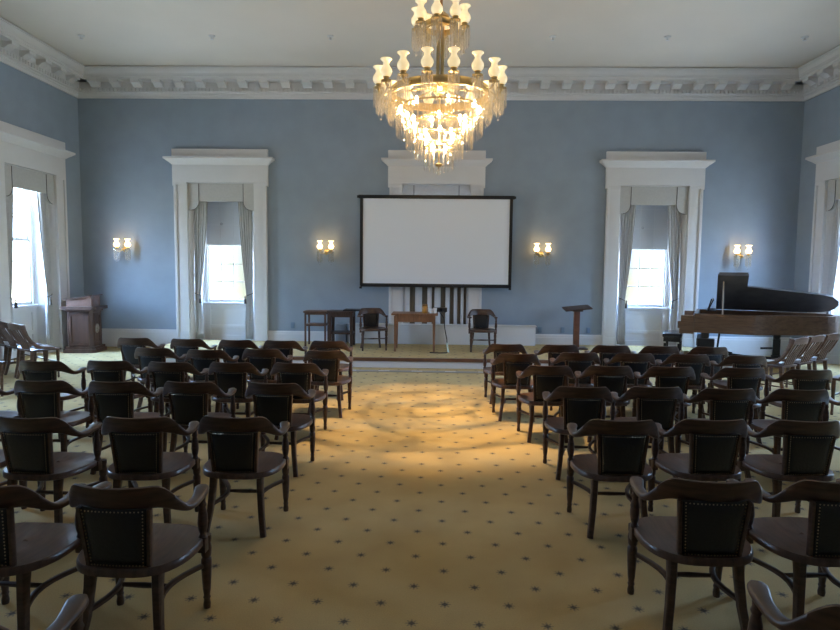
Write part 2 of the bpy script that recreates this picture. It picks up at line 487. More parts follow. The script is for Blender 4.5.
# striped drape filling the centre window
sc_ = thing('striped_drape', 'brown and white striped drape closed across the centre window below screen', 'curtain', (WIN_BACK[1], YB, 0))
edges = [-.672]
for c_, w_ in ((-.47, .11), (-.215, .11), (-.04, .055), (.165, .10), (.345, .085), (.495, .07), (.62, .055)): edges += [c_-w_/2, c_+w_/2]
edges.append(.672)
for i in range(len(edges)-1):
    a, b = edges[i], edges[i+1]
    def fn(u, v, a=a, b=b, i=i):
        x = a+(b-a)*u
        return Vector((x, .02+(.035*sin(PI*u) if i % 2 else -.03*sin(PI*u)), ST+.01+2.65*v))
    MB().grid(fn, 6, 2).build('white_stripe' if i % 2 == 0 else 'brown_stripe', WHITEC if i % 2 == 0 else BROWNC, sc_, smooth=70)

# ------------------------------------------------------------------ projection screen
ps = thing('projection_screen', 'large white projection screen in a black frame in front of centre window', 'screen', (.03, 12.02, 0))
MB().box((-1.47, 0, 1.38), (1.47, .012, 3.10)).build('screen_surface', SCREENM, ps, smooth=0)
mb = MB()
mb.box((-1.56, -.02, 3.10), (1.56, .035, 3.17), .005)
mb.box((-1.52, -.015, 1.33), (1.53, .03, 1.40), .005)
mb.box((-1.53, -.015, 1.35), (-1.47, .03, 3.13), .005); mb.box((1.47, -.015, 1.35), (1.53, .03, 3.13), .005)
mb.build('frame', BLACK, ps)
mb = MB()
for s in (-1, 1): mb.box((s*1.51-.03, -.01, 1.29), (s*1.51+.02, .02, 1.33)); mb.box((s*1.56-.03, -.01, 3.11), (s*1.56+.03, .02, 3.16))
mb.build('corner_clip', BLACK, ps)
for s in (-1, 1): MB().box((s*.85-.03, .03, 3.09), (s*.85+.03, .19, 3.15), .004).build('wall_bracket', BLACK, ps)

# ------------------------------------------------------------------ radiator cover, boxes behind the stage furniture
rc = thing('radiator_cover', 'long low white cover against the wall under the screen', 'radiator cover', (0, 0, 0))
MB().box((-1.72, 11.99, ST+.001), (2.07, 12.17, .555), .006).build('body', COVER, rc)
MB().box((-1.74, 11.97, .555), (2.09, 12.17, .575), .005).build('lid', COVER, rc)
gb = MB().box((-1.99, 11.98, ST+.001), (-1.78, 12.2, .55), .01).box((-1.965, 11.972, .21), (-1.805, 11.98, .51), .003).build('floor_box', GREYBOX)
tag(gb, 'small grey upright box on the stage beneath the dark side table', 'box')

# ------------------------------------------------------------------ chairs
def bow(phi):
    """plan of the bow rail, phi in -1..1 (0 = middle of the back)"""
    a, b, yc = .262, .205, -.045
    Larc, Lst = 1.19*PI/2*.235, .165
    tot = Larc+Lst
    t = abs(phi)*tot; s = 1 if phi >= 0 else -1
    if t < Larc:
        q = t/Larc*PI/2
        return Vector((s*a*sin(q), yc-b*cos(q), 0))
    k = (t-Larc)/Lst
    return Vector((s*(a-.030*k*k), yc+k*Lst, 0))
def sstep(a, b, x):
    x = max(0, min(1, (x-a)/(b-a))); return x*x*(3-2*x)
def bow_sec(phi):
    p = bow(phi); e = .004
    d = bow(min(1, phi+e))-bow(max(-1, phi-e)); d.normalize()
    n = Vector((d.y, -d.x, 0))           # outward
    if n.dot(p-Vector((0, 0, 0))) < 0: n = -n
    k = sstep(.30, .64, abs(phi))
    top = .772*(1-k)+.645*k + .010*sstep(.72, 1, abs(phi))
    bot = .662*(1-k)+.615*k + .008*sstep(.72, 1, abs(phi))
    w = .026*(1-k)+.050*k + .018*sstep(.78, .95, abs(phi))
    if abs(phi) > .97: w *= .72
    lean = (.03*(1-k))
    hz, zm = (top-bot)/2, (top+bot)/2
    out = []
    for q in range(12):
        t = 2*PI*q/12
        ct, s_ = cos(t), sin(t)
        ex = .55
        u = math.copysign(abs(ct)**ex, ct); v = math.copysign(abs(s_)**ex, s_)
        out.append(p + n*(u*w/2 + lean*v*.5 ) + Vector((0, 0, zm+v*hz)))
    return out
def make_armchair():
    c = thing('armchair', '', 'chair')
    # rail in three pieces
    def rail(p0, p1, n): return MB().sweep([bow_sec(p0+(p1-p0)*i/n) for i in range(n+1)])
    rail(-.46, .46, 22).build('crest_rail', WOOD, c, smooth=60)
    rail(-1, -.46, 18).build('arm', WOOD, c, smooth=60); rail(.46, 1, 18).build('arm', WOOD, c, smooth=60)
    # saddle seat
    out = []
    for k in range(40):
        t = 2*PI*k/40
        x = .258*math.copysign(abs(cos(t))**.62, cos(t)); y = sin(t)
        y = .22*abs(y)**.72 if y > 0 else -.252*abs(y)**.95
        out.append((x*(1 if y > 0 else 1.0), y))
    mb = MB(); bm = mb.bm
    rings = []
    for sc, zz in ((.90, .365), (1.0, .376), (1.0, .402), (.97, .411), (.8, .408), (.5, .397), (.2, .395)):
        rings.append([bm.verts.new((x*sc, y*sc, zz+(.010*math.exp(-(x/.03)**2) if sc < .9 and y > 0 else 0))) for x, y in out])
    for i in range(len(rings)-1):
        for k in range(40):
            l = (k+1) % 40
            bm.faces.new((rings[i][k], rings[i][l], rings[i+1][l], rings[i+1][k]))
    bm.faces.new(rings[0][::-1]); bm.faces.new(rings[-1])
    mb.build('seat', SEATW, c, smooth=50)
    # leather back panel, curved like the rail
    def pan(u, v, off):
        z = .408+.268*v
        hw = .124+.022*v
        x = (u*2-1)*hw
        yb = -.215-.035*v + .28*x*x*2.2
        return Vector((x, yb+off, z))
    mb = MB()
    nu, nv = 10, 8
    def bul(u, v): return .020*(max(0, (1-(2*u-1)**4)*(1-(2*v-1)**4)))**.5+.004
    F = [[mb.bm.verts.new(pan(i/nu, j/nv, bul(i/nu, j/nv))) for j in range(nv+1)] for i in range(nu+1)]
    B = [[mb.bm.verts.new(pan(i/nu, j/nv, -bul(i/nu, j/nv)*.7)) for j in range(nv+1)] for i in range(nu+1)]
    for i in range(nu):
        for j in range(nv):
            mb.bm.faces.new((F[i][j], F[i+1][j], F[i+1][j+1], F[i][j+1])); mb.bm.faces.new((B[i][j], B[i][j+1], B[i+1][j+1], B[i+1][j]))
    for i in range(nu):
        for j in (0, nv): mb.bm.faces.new((F[i][j], F[i+1][j], B[i+1][j], B[i][j]))
    for j in range(nv):
        for i in (0, nu): mb.bm.faces.new((F[i][j], F[i][j+1], B[i][j+1], B[i][j]))
    bp = mb.build('back_panel', LEATHER, c, smooth=70)
    mb = MB()
    for sgn in (-1, 1):
        for k in range(17):
            for u in (.045, .955): mb.octa(pan(u, .03+.94*k/16, sgn*.0135), .0042)
        for k in range(1, 16):
            for v in (.035, .965): mb.octa(pan(.045+.91*k/16, v, sgn*.0135), .0042)
    mb.build('nailhead_trim', NAIL, bp, smooth=0)
    for s in (-1, 1):
        P = []
        for k in range(5):
            v = k/4; z = .385+.29*v; x = s*(.132+.022*v)
            P.append((x, -.215-.035*v+.28*x*x*2.2+.002, z))
        MB().bar(P, .018, .026).build('stile', WOOD, c)
        # front turned leg
        MB().lathe([(.017, 0), (.019, .02), (.015, .045), (.019, .055), (.015, .065), (.020, .10), (.024, .17), (.026, .215), (.026, .25), (.020, .262), (.025, .275), (.027, .31), (.022, .335), (.026, .35), (.026, .375)], (s*.222, .178, 0), 10).build('leg', WOOD, c)
        # rear sabre leg
        MB().bar([(s*.150, -.165, .375), (s*.153, -.178, .29), (s*.163, -.197, .16), (s*.186, -.235, .0)], [.040, .038, .036, .034], [.058, .046, .040, .036]).build('leg', WOOD, c)
        # turned arm post with square block at the seat side
        post = MB().lathe([(.016, .395), (.022, .41), (.015, .425), (.021, .445), (.025, .48), (.022, .52), (.015, .555), (.020, .568), (.015, .582), (.017, .615), (.018, .64)], (s*.247, .085, 0), 10)
        post.box((s*.247-.018, .063, .335), (s*.247+.018, .107, .402), .006)
        post.build('arm_post', WOOD, c)
        # bowed side stretcher
        P = []
        for k in range(9):
            t = k/8
            P.append((s*(.222+(.160-.222)*t-.075*sin(PI*t)), .178+(-.190-.178)*t, .225+(.185-.225)*t))
        MB().bar(P, .020, .026, side=(0, 0, 1)).build('side_stretcher', WOOD, c)
    MB().tube([(-.118, 0, .205), (0, .0, .205), (.118, 0, .205)], [.010, .014, .010], 8).build('cross_stretcher', WOOD, c)
    return c
arm = make_armchair()
# (x, y of the back rail) measured row by row; rows listed from the stage backwards
RIGHT = [[(.93, 7.41), (1.60, 7.41), (2.26, 7.42), (2.87, 7.43), (3.47, 7.41)],
         [(.95, 6.56), (1.67, 6.72), (2.31, 6.72), (2.92, 6.70), (3.54, 6.66)],
         [(1.14, 5.76), (1.75, 5.80), (2.36, 5.80), (3.05, 5.80), (3.67, 5.75)],
         [(1.22, 4.72), (1.81, 4.76), (2.39, 4.74), (2.985, 4.75), (3.60, 4.72)],
         [(1.20, 3.67), (1.79, 3.72), (2.39, 3.73)],
         [(1.28, 2.61), (1.86, 2.63)],
         [(1.34, 1.59)]]
LEFT = [[(-1.34, 7.49), (-1.94, 7.46), (-2.53, 7.46), (-3.17, 7.50), (-3.89, 7.53)],
        [(-1.22, 6.60), (-1.95, 6.66), (-2.56, 6.54), (-3.20, 6.63)],
        [(-1.35, 5.70), (-1.97, 5.68), (-2.57, 5.65), (-3.20, 5.68), (-3.83, 5.60)],
        [(-1.28, 4.68), (-1.97, 4.68), (-2.58, 4.65), (-3.19, 4.64), (-3.80, 4.62)],
        [(-1.24, 3.59), (-1.84, 3.54), (-2.48, 3.50), (-3.06, 3.53)],
        [(-1.34, 2.40), (-1.92, 2.38)],
        [(-1.355, 1.43)]]
ROWN = ['front row by the stage', 'second row from stage', 'third row from stage', 'fourth row from stage', 'fifth row from stage', 'sixth row from stage', 'rearmost row']
SEATN = ['first', 'second', 'third', 'fourth', 'fifth']
used = False
CH = {}
for side, rows in (('left', LEFT), ('right', RIGHT)):
    for r, row in enumerate(rows):
        for k, (x, y) in enumerate(row):
            lab = 'dark wooden armchair in %s block, %s, %s seat from aisle' % (side, ROWN[r], SEATN[k])
            if r == 6: lab = 'cropped dark armchair nearest the camera, only its arm showing at bottom %s' % side
            o = place(arm, used, (x, y+.25, 0.0), rad(random.uniform(-3, 3)), lab, 'armchairs in the %s block' % side)
            used = True; CH[(side, r, k)] = o
place(arm, True, (-1.14, 11.12, ST), PI+rad(16), 'dark wooden armchair on the stage between the side tables and the desk', 'armchairs on the stage')
place(arm, True, (.92, 11.13, ST), PI+rad(2), 'dark wooden armchair on the stage to the right of the desk', 'armchairs on the stage')

# slatted side chairs
def make_side_chair():
    c = thing('side_chair', '', 'chair')
    MB().box((-.21, -.20, .425), (.21, .22, .455), .012).build('seat', SEATW, c)
    for s in (-1, 1):
        MB().bar([(s*.185, -.30, .83), (s*.187, -.285, .76), (s*.19, -.245, .66), (s*.195, -.19, .57), (s*.20, -.11, .50), (s*.205, 0, .472), (s*.205, .12, .462)], [.036]*7, [.075, .062, .05, .048, .046, .034, .02]).build('stile', SLATW, c)
        MB().lathe([(.015, 0), (.017, .02), (.014, .05), (.021, .22), (.018, .24), (.023, .30), (.024, .43)], (s*.175, .18, 0), 9).build('leg', SLATW, c)
        MB().bar([(s*.165, -.165, .43), (s*.17, -.19, .2), (s*.18, -.24, 0)], .034, [.05, .04, .034]).build('leg', SLATW, c)
        MB().tube([(s*.175, .18, .17), (s*.172, -.195, .17)], .010, 7).build('stretcher', SLATW, c)
    secs = []
    for i in range(13):
        x = -.205+.41*i/12; q = 1-(x/.205)**2
        y = -.305-.035*q; z0, z1 = .755-.0*q, .835+.018*q
        secs.append([Vector((x, y+.012, z0)), Vector((x, y-.012, z0)), Vector((x, y-.022, z1-.01)), Vector((x, y-.015, z1)), Vector((x, y-.002, z1)), Vector((x, y+.006, z1-.01))])
    MB().sweep(secs).build('crest_rail', SLATW, c, smooth=40)
    for k in range(5):
        x = -.12+.06*k; q = 1-(x*1.15/.205)**2
        MB().bar([(x*.9, -.175, .45), (x*.95, -.22, .58), (x*1.1, -.30-.035*q, .77)], .032, .012).build('slat', SLATW, c)
    MB().tube([(-.175, .18, .24), (.175, .18, .24)], .011, 7).build('stretcher', SLATW, c)
    return c
sch = make_side_chair()
SIDE = [(-5.92, 8.72, -32, 'slatted wooden side chair at left, the one closest to the lectern'),
        (-6.30, 8.99, -34, 'slatted wooden side chair at left, middle of its row of three'),
        (-6.68, 9.25, -36, 'slatted wooden side chair at left, farthest left of its row'),
        (-5.80, 7.38, -34, 'slatted wooden side chair at left edge, in the row behind'),
        (4.71, 8.22, 35, 'slatted wooden side chair at right, leftmost of three near the piano'),
        (5.11, 8.51, 35, 'slatted wooden side chair at right, middle of three near the piano'),
        (5.51, 8.79, 35, 'slatted wooden side chair at right, rightmost of three near the piano'),
        (5.06, 7.12, 40, 'slatted wooden side chair at right edge, in the row behind')]
for i, (x, y, a, lab) in enumerate(SIDE):
    place(sch, i > 0, (x, y, 0), rad(a), lab, 'slatted side chairs on the %s' % ('left' if x < 0 else 'right'))

# paper and cup left on seats; right-hand sheets stand in for window sheen
def paper(x, y, z, rz, lab):
    mb = MB().grid(lambda u, v: Vector(((u-.5)*.17, (v-.5)*.23, .004+.012*(u-.5)**2*4+.006*v)), 4, 4)
    o = mb.build('paper_and_sheen_sheet', PAPER, None, smooth=70, loc=(x, y, z+.006), rz=rz)
    m = o.modifiers.new('t', 'SOLIDIFY'); m.thickness = .0015
    tag(o, lab, 'paper', 'papers on seats')
paper(-5.90, 8.75, .457, rad(-32), 'white sheet of paper on the side chair closest to the lectern')
paper(4.70, 8.24, .457, rad(35), 'white sheet standing in for window sheen on leftmost side chair near piano')
paper(5.10, 8.53, .457, rad(35), 'white sheet standing in for window sheen on middle side chair near piano')
paper(5.50, 8.81, .457, rad(35), 'white sheet standing in for window sheen on rightmost side chair near piano')
cup = MB().lathe([(.026, 0), (.036, .085), (.038, .09), (.034, .09), (.024, .004)], (0, 0, 0), 14).build('paper_cup', PAPER, None, loc=(-3.27, 7.72, .456))
tag(cup, 'white paper cup on a front row seat in the left block', 'cup')

# ------------------------------------------------------------------ stage furniture
dk = thing('desk', 'small reddish wooden desk in the middle of the stage', 'desk', (-.345, 11.15, ST))
MB().box((-.43, -.30, .675), (.43, .30, .705), .006).build('desk_top', TABLEW, dk)
MB().box((-.37, -.25, .55), (.37, .25, .675), .003).build('apron', TABLEW, dk)
MB().box((-.25, -.262, .565), (.25, -.25, .66), .003).build('drawer', TABLEW, dk)
for sx in (-1, 1):
    for sy in (-1, 1): MB().bar([(sx*.355, sy*.235, .66), (sx*.36, sy*.24, 0)], [.055, .035], [.055, .035]).build('leg', TABLEW, dk)
ZT = ST+.706
j = thing('amber_jar', 'amber jar standing on the desk', 'jar', (-.16, 11.10, ZT))
MB().lathe([(.05, 0), (.056, .01), (.056, .115), (.048, .13)], (0, 0, 0), 16).build('body', AMBER, j)
MB().lathe([(.05, .13), (.052, .135), (.052, .16), (.045, .165)], (0, 0, 0), 16).build('lid', mat('brown_lid', (.2, .09, .02), .4), j)
for x, h, lab in ((-.04, .085, 'white cup on the desk beside the amber jar'), (.03, .10, 'white cup on the desk next to black projector')):
    o = MB().lathe([(.028, 0), (.036, h-.005), (.037, h), (.034, h), (.026, .005)], (0, 0, 0), 14).build('cup', PAPER, None, loc=(x, 11.05, ZT))
    tag(o, lab, 'cup', 'cups on the desk')
pj = thing('projector', 'flat black projector on right end of desk', 'projector', (.02, 11.30, ZT))
MB().box((-.02, -.07, .012), (.24, .10, .09), .012).build('body', BLACK, pj)
MB().lathe([(.03, 0), (.03, .02)], (.12, -.072, .055), 14, Matrix.Translation((.12, -.072, .055)) @ Matrix.Rotation(PI/2, 4, 'X') @ Matrix.Translation((-.12, .072, -.055))).build('lens', GLOSSB, pj)
for sx in (.02, .2): MB().box((sx-.015, -.05, 0), (sx+.015, -.02, .014)).build('foot', BLACK, pj)
cb = thing('power_cable', 'black cable hanging from the desk down to the stage carpet', 'cable', (0, 0, 0))
MB().tube([(.19, 11.19, ZT+.025), (.12, 11.10, ZT+.012), (.13, 10.83, ZT+.012), (.19, 10.80, ZT-.06), (.21, 10.79, .62), (.25, 10.79, .42), (.26, 10.78, .30), (.27, 10.76, .20), (.24, 10.72, ST+.012), (.1, 10.70, ST+.011), (-.06, 10.74, ST+.011)], .011, 7).build('cord', BLACK, cb)
mb = MB().tube([(.247, 10.779, .36), (.263, 10.768, .30), (.275, 10.755, .21), (.285, 10.73, ST+.022)], [.013, .016, .018, .014], 8)
mb.build('pale_sleeve', GREENW, cb)['label'] = 'pale green sleeve'

def side_table(name, lab, x0, x1, y0, y1, h, shelf, m, legw, frame):
    t = thing(name, lab, 'table', ((x0+x1)/2, (y0+y1)/2, ST)); w, d = (x1-x0)/2, (y1-y0)/2
    MB().box((-w-.02, -d-.02, h-.03), (w+.02, d+.02, h), .005).build('table_top', m, t)
    MB().box((-w+.015, -d+.015, h-frame), (w-.015, d-.015, h-.03)).build('apron', m, t)
    for sx in (-1, 1):
        for sy in (-1, 1): MB().box((sx*(w-legw/2)-legw/2, sy*(d-legw/2)-legw/2, 0), (sx*(w-legw/2)+legw/2, sy*(d-legw/2)+legw/2, h-.03), .003).build('leg', m, t)
    MB().box((-w+.01, -d+.01, shelf), (w-.01, d-.01, shelf+.035), .003).build('shelf', m, t)
    return t
side_table('side_table', 'slender dark wooden side table, leftmost piece of stage furniture', -2.50, -2.08, 11.40, 11.78, .69, .40, mat('brown_table_wood', (.11, .058, .038), .45, noise=.3, nscale=8), .035, .07)
side_table('side_table', 'heavier black-brown side table holding a dark folder beside the stage armchair', -2.03, -1.56, 11.37, 11.80, .70, .25, DARKW, .055, .12)
fo = MB().box((-.17, -.16, 0), (.17, .16, .022), .004).box((-.16, -.15, .022), (.16, .15, .032), .003).build('dark_folder', BLACK, None, loc=(-1.58, 11.55, ST+.701))
tag(fo, 'dark flat folder overhanging the black-brown side table', 'folder')
ms = thing('music_stand', 'tall wooden reading stand with flat top and slim post on stage', 'stand', (2.80, 11.62, ST))
Mx = Matrix.Translation((0, 0, .80)) @ Matrix.Rotation(rad(-6), 4, 'Y') @ Matrix.Rotation(rad(8), 4, 'X')
MB().box((-.255, -.18, -.012), (.255, .18, .012), .005, Mx).build('desk_top', DARKW, ms)
MB().box((-.10, -.09, .735), (.10, .09, .79), .008).build('bracket', DARKW, ms)
MB().box((-.055, -.04, .02), (.055, .04, .75), .006).build('post', mat('red_brown_post', (.16, .062, .036), .4, noise=.25, nscale=9), ms)
MB().box((-.20, -.15, 0), (.20, .15, .03), .008).build('base', DARKW, ms)

# cable cover strip along the foot of the stage
cc = thing('cable_cover', 'flat grey strip with pale dashes along the carpet before stage', 'cable cover', (0, 9.72, 0))
MB().box((-2.2, -.07, .001), (2.4, .07, .010), .003).build('strip', STRIPM, cc)
for k in range(8): MB().box((-2.0+.55*k, -.012, .010), (-1.82+.55*k, .012, .0115)).build('dash', PAPER, cc, smooth=0)

# ------------------------------------------------------------------ lectern
lc = thing('lectern', 'carved wooden pulpit lectern with canted sides in the left corner', 'lectern', (-6.89, 11.50, 0), rad(6))
lc.scale = (.93, .93, 1.0)
def octo(w, d, c): return [(-w, -d+c), (-w+c, -d), (w-c, -d), (w, -d+c), (w, d), (-w, d)]
MB().prism(octo(.33, .28, .05), 0, .07).prism(octo(.31, .26, .05), .07, .12).build('plinth', LECTW, lc, smooth=0)
mb = MB().prism(octo(.26, .22, .05), .12, .80)
mb.build('body', LECTW, lc, smooth=0)
for M0, hw in ((Matrix.Translation((0, -.22, 0)), .20), (Matrix.Translation((.26, 0, 0)) @ Matrix.Rotation(PI/2, 4, 'Z'), .15)):
    mb = MB()
    for x0, x1, z0, z1 in ((-hw, -hw+.05, .16, .78), (hw-.05, hw, .16, .78), (-hw, hw, .14, .20), (-hw, hw, .72, .78)): mb.box((x0, -.016, z0), (x1, 0, z1), .004, M0)
    mb.build('panel_moulding', LECTW, lc)
MB().prism(octo(.29, .25, .05), .80, .84).prism(octo(.36, .31, .06), .84, .90).build('cornice', LECTW, lc, smooth=0)
Mz = Matrix(((1, 0, 0, 0), (0, 0, 1, 0), (0, 1, 0, 0), (0, 0, 0, 1)))
MB().prism([(-.25, .90), (.25, .90), (.25, 1.10), (-.25, 1.02)], -.20, .20, Mz).build('desk_box', mat('lectern_top_wood', (.19, .10, .07), .4, noise=.2, nscale=8), lc, smooth=0)
MB().prism([(-.29, 1.02), (.29, 1.11), (.29, 1.13), (-.29, 1.04)], -.24, .24, Mz).build('slope', LECTW, lc, smooth=0)
em = MB()
Me = Matrix.Translation((.26, 0, .46)) @ Matrix.Rotation(PI/2, 4, 'Z') @ Matrix.Rotation(PI/2, 4, 'X')
em.lathe([(.001, 0), (.085, 0), (.095, .006), (.085, .014), (.06, .010), (.001, .014)], (0, 0, 0), 20, Me)
for k in range(8):
    a = 2*PI*k/8; em.ball(Me @ Vector((.055*cos(a), .075*sin(a)+.0, .012)), .017)
em.ball(Me @ Vector((0, 0, .014)), .026)
em.build('carved_emblem', mat('pale_carving', (.30, .26, .22), .5), lc)

# ------------------------------------------------------------------ grand piano (local x: keyboard -> tail, y: treble -> bass)
gp = thing('grand_piano', 'walnut grand piano with raised dark lid by the right wall', 'piano', (4.62, 10.58, 0), rad(-25))
W = 1.45
KL = .90      # length scale of the rim outline
side_pts = [(x*KL, y) for x, y in [(.0, 0), (.9, 0), (1.05, .03), (1.2, .10), (1.4, .22), (1.6, .32), (1.85, .42), (2.1, .50), (2.28, .58), (2.42, .70), (2.50, .86), (2.52, 1.02), (2.50, 1.18), (2.42, 1.33), (2.28, 1.43), (2.1, W), (0, W)]]
case = MB().prism(side_pts, .63, .86)
inner = [(min(max(.06, x-.05*(1 if x > 1 else 0)), 2.2), min(max(y+.05, .05), W-.05) if y < W*.6 else min(y-.045, W-.05)) for x, y in side_pts]
for i in range(len(side_pts)):
    j = (i+1) % len(side_pts); q = [side_pts[i], side_pts[j], inner[j], inner[i]]
    if (q[0][0]-q[1][0])**2+(q[0][1]-q[1][1])**2 > 1e-9: case.prism(q, .86, .965)
case.build('case', PIANOW, gp, smooth=30)
kb = MB().box((-.22, 0, .62), (0, .06, .93), .02).box((-.22, W-.06, .62), (0, W, .93), .02).box((-.24, 0, .60), (0, W, .69), .01)
kb.box((-.27, .0, .69), (-.20, .05, .82), .02)
kb.build('keyboard_arms', PIANOW, gp)
MB().box((-.19, .07, .69), (-.03, W-.07, .735), .003).build('white_keys', PAPER, gp)
mb = MB()
for k in range(36):
    y = .09+k*(W-.18)/35
    if k % 7 not in (2, 6): mb.box((-.12, y, .735), (-.03, y+.016, .75))
mb.build('black_keys', BLACK, gp)
MB().box((-.03, .06, .73), (.0, W-.06, .93)).build('fallboard', BLACK, gp)
md = MB().bar([(.20, .35, 1.0), (.26, .35, 1.22)], .02, .02).box((.18, .30, .995), (.34, 1.15, 1.015))
md.box((0, .30, 0), (.02, 1.15, .22), .004, Matrix.Translation((.20, 0, 1.01)) @ Matrix.Rotation(rad(22), 4, 'Y'))
md.build('music_desk', BLACK, gp)
MB().prism(inner, .861, .875).build('soundboard', BLACK, gp, smooth=0)
# lid hinged on the bass side
Ml = Matrix.Translation((0, W, .975)) @ Matrix.Rotation(rad(-27.5), 4, 'X') @ Matrix.Translation((0, -W, 0))
lid_pts = [(.34, 0), (.82, 0), (.825, .44)] + [(x*KL, y) for x, y in [(1.3, .52), (1.6, .58), (2.0, .66), (2.25, .72), (2.40, .80), (2.50, .94), (2.53, 1.10), (2.50, 1.26), (2.42, 1.37), (2.28, 1.43), (2.1, W)]] + [(.34, W)]
MB().prism(lid_pts, 0, .03, Ml).build('lid', LIDM, gp, smooth=0)
MB().prism([(.36, .0), (.81, .0), (.81, W-.1), (.36, W-.1)], .035, .06, Ml).build('folded_flap', LIDM, gp, smooth=0)
top = Ml @ Vector((.6, .25, 0))
MB().tube([(.44, .03, .96), (.44, top.y, top.z)], .011, 8).build('lid_prop', mat('prop_wood', (.42, .33, .24), .4), gp)
for x, y in ((.18, .14), (.18, W-.14), (1.35, .95)):
    lg = MB().lathe([(.03, .10), (.035, .14), (.045, .3), (.06, .50), (.055, .52), (.07, .55), (.07, .64)], (x, y, 0), 8)
    o = lg.build('leg', BLACK, gp)
    MB().box((x-.05, y-.012, .06), (x+.05, y+.012, .12), .004).lathe([(.04, -.013), (.04, .013)], (0, 0, 0), 14, Matrix.Translation((x, y, .04)) @ Matrix.Rotation(PI/2, 4, 'X')).build('caster', BLACK, o)
tk = MB()
tk.bar([(.18, .14, .16), (.85, .80, .16)], .05, .04, (0, 0, 1)); tk.bar([(.18, W-.14, .16), (.85, .80, .16)], .05, .04, (0, 0, 1)); tk.bar([(.85, .80, .16), (1.35, .95, .14)], .05, .04, (0, 0, 1))
for x, y in ((.18, .14), (.18, W-.14), (1.35, .95)): tk.lathe([(.07, .09), (.08, .10), (.08, .20), (.06, .21)], (x, y, 0), 10)
tk.bar([(.3, .14, .34), (.62, .05, .30)], .03, .03, (0, 0, 1)); tk.bar([(.3, .2, .24), (.55, .08, .20)], .03, .03, (0, 0, 1)); tk.bar([(1.35, .95, .33), (1.10, .80, .33)], .035, .035, (0, 0, 1))
tk.box((1.29, .89, .20), (1.41, 1.01, .5), .01)
tk.box((.06, .06, .30), (.34, .26, .52), .02).box((.04, .30, .36), (.20, 1.15, .50), .02)
tk.build('piano_truck', BLACK, gp)
ly = MB()
for y in (.62, .83): ly.bar([(.42, y, .64), (.40, y+(.04 if y < .7 else -.04), .4), (.38, y, .16)], .03, .03)
ly.box((.30, .55, .10), (.44, .90, .17), .01); ly.build('pedal_lyre', BLACK, gp)
mb = MB()
for y in (.63, .725, .82): mb.bar([(.32, y, .10), (.2, y, .085)], .025, .012)
mb.build('pedal', BRASS, gp)
bn = thing('piano_bench', 'black padded piano bench with shiny top at the keyboard', 'bench', (4.60, 11.42, 0), rad(-25))
MB().box((-.17, -.36, .47), (.17, .36, .55), .03).build('cushion', GLOSSB, bn)
MB().box((-.15, -.33, .39), (.15, .33, .47), .005).build('frame', BLACK, bn)
for sx in (-1, 1):
    for sy in (-1, 1): MB().bar([(sx*.12, sy*.29, .36), (sx*.125, sy*.295, 0)], [.05, .04], [.05, .04]).build('leg', BLACK, bn)

# ------------------------------------------------------------------ lamps
def shade_prof(s): return [(.030*s, 0), (.040*s, .010*s), (.056*s, .030*s), (.064*s, .055*s), (.060*s, .080*s), (.042*s, .108*s), (.031*s, .128*s), (.031*s, .148*s), (.046*s, .172*s), (.063*s, .184*s), (.061*s, .188*s), (.042*s, .175*s), (.026*s, .146*s)]
def prism_rod(mb, x, y, z1, z0, r=.009):
    c = Vector((x, y, 0)); n = 4
    R = []
    for rr, z in ((r*.25, z1), (r, z1-.012), (r, z0+.03), (r*.25, z0)):
        R.append([mb.bm.verts.new(c+Vector((rr*cos(PI/4+2*PI*k/n), rr*sin(PI/4+2*PI*k/n), z))) for k in range(n)])
    for i in range(3):
        for k in range(n):
            l = (k+1) % n
            mb.bm.faces.new((R[i][k], R[i][l], R[i+1][l], R[i+1][k]))
def lamp_meshes(s, smat, drop):
    """meshes of one candle lamp around the origin (cup at z=0)"""
    cup = MB().lathe([(.012*s, -.05*s), (.02*s, -.03*s), (.055*s, -.022*s), (.058*s, -.012*s), (.025*s, -.006*s), (.028*s, .012*s), (.036*s, .018*s), (.034*s, .024*s)], (0, 0, 0), 14).mesh('candle_cup'); cup.materials.append(BRASS)
    sh = MB().lathe(shade_prof(s), (0, 0, .02*s), 16, cap=False).mesh('glass_shade', 70); sh.materials.append(smat)
    mb = MB()
    for k in range(11):
        a = 2*PI*k/11; prism_rod(mb, .055*s*cos(a), .055*s*sin(a), -.018*s, -drop, .0075*s)
    for k in range(5):
        a = 2*PI*k/5; prism_rod(mb, .028*s*cos(a), .028*s*sin(a), -.05*s, -drop*1.12, .007*s)
    mb.ball((0, 0, -drop*1.22), .014*s)
    fr = mb.mesh('prism_fringe', 0); fr.materials.append(FRINGE)
    return cup, sh, fr
def add(name, me, parent, loc=(0, 0, 0), rz=0):
    o = bpy.data.objects.new(name, me); COL.objects.link(o); o.parent = parent; o.location = loc; o.rotation_euler.z = rz; return o

cd = thing('chandelier', 'large crystal chandelier of tiered prisms and lit oil-lamp shades over the aisle', 'chandelier', (.04, 6.86, 0))
MB().lathe([(.14, 0), (.15, -.02), (.10, -.05), (.04, -.08)], (0, 0, ZC-.002), 20).tube([(0, 0, ZC-.05), (0, 0, 4.50)], .022, 12).build('suspension_rod', COPPER, cd)
mb = MB()
for k in range(4):
    a = PI/4+k*PI/2; mb.tube([(.035*cos(a), .035*sin(a), 4.5), (.035*cos(a), .035*sin(a), 3.68)], .02, 10)
mb.lathe([(.05, 4.42), (.09, 4.44), (.12, 4.48), (.09, 4.52), (.04, 4.56)], seg=18).lathe([(.05, 3.66), (.07, 3.69), (.05, 3.74)], seg=18)
mb.build('shaft', BRASS, cd)
def ring_band(r, z0, z1, t): return MB().lathe([(r-t, z0), (r, z0), (r+.008, (z0+z1)/2), (r, z1), (r-t, z1), (r-t, z0)], seg=48, cap=False)
RB = .56
mb = ring_band(RB, 3.62, 3.705, .02)
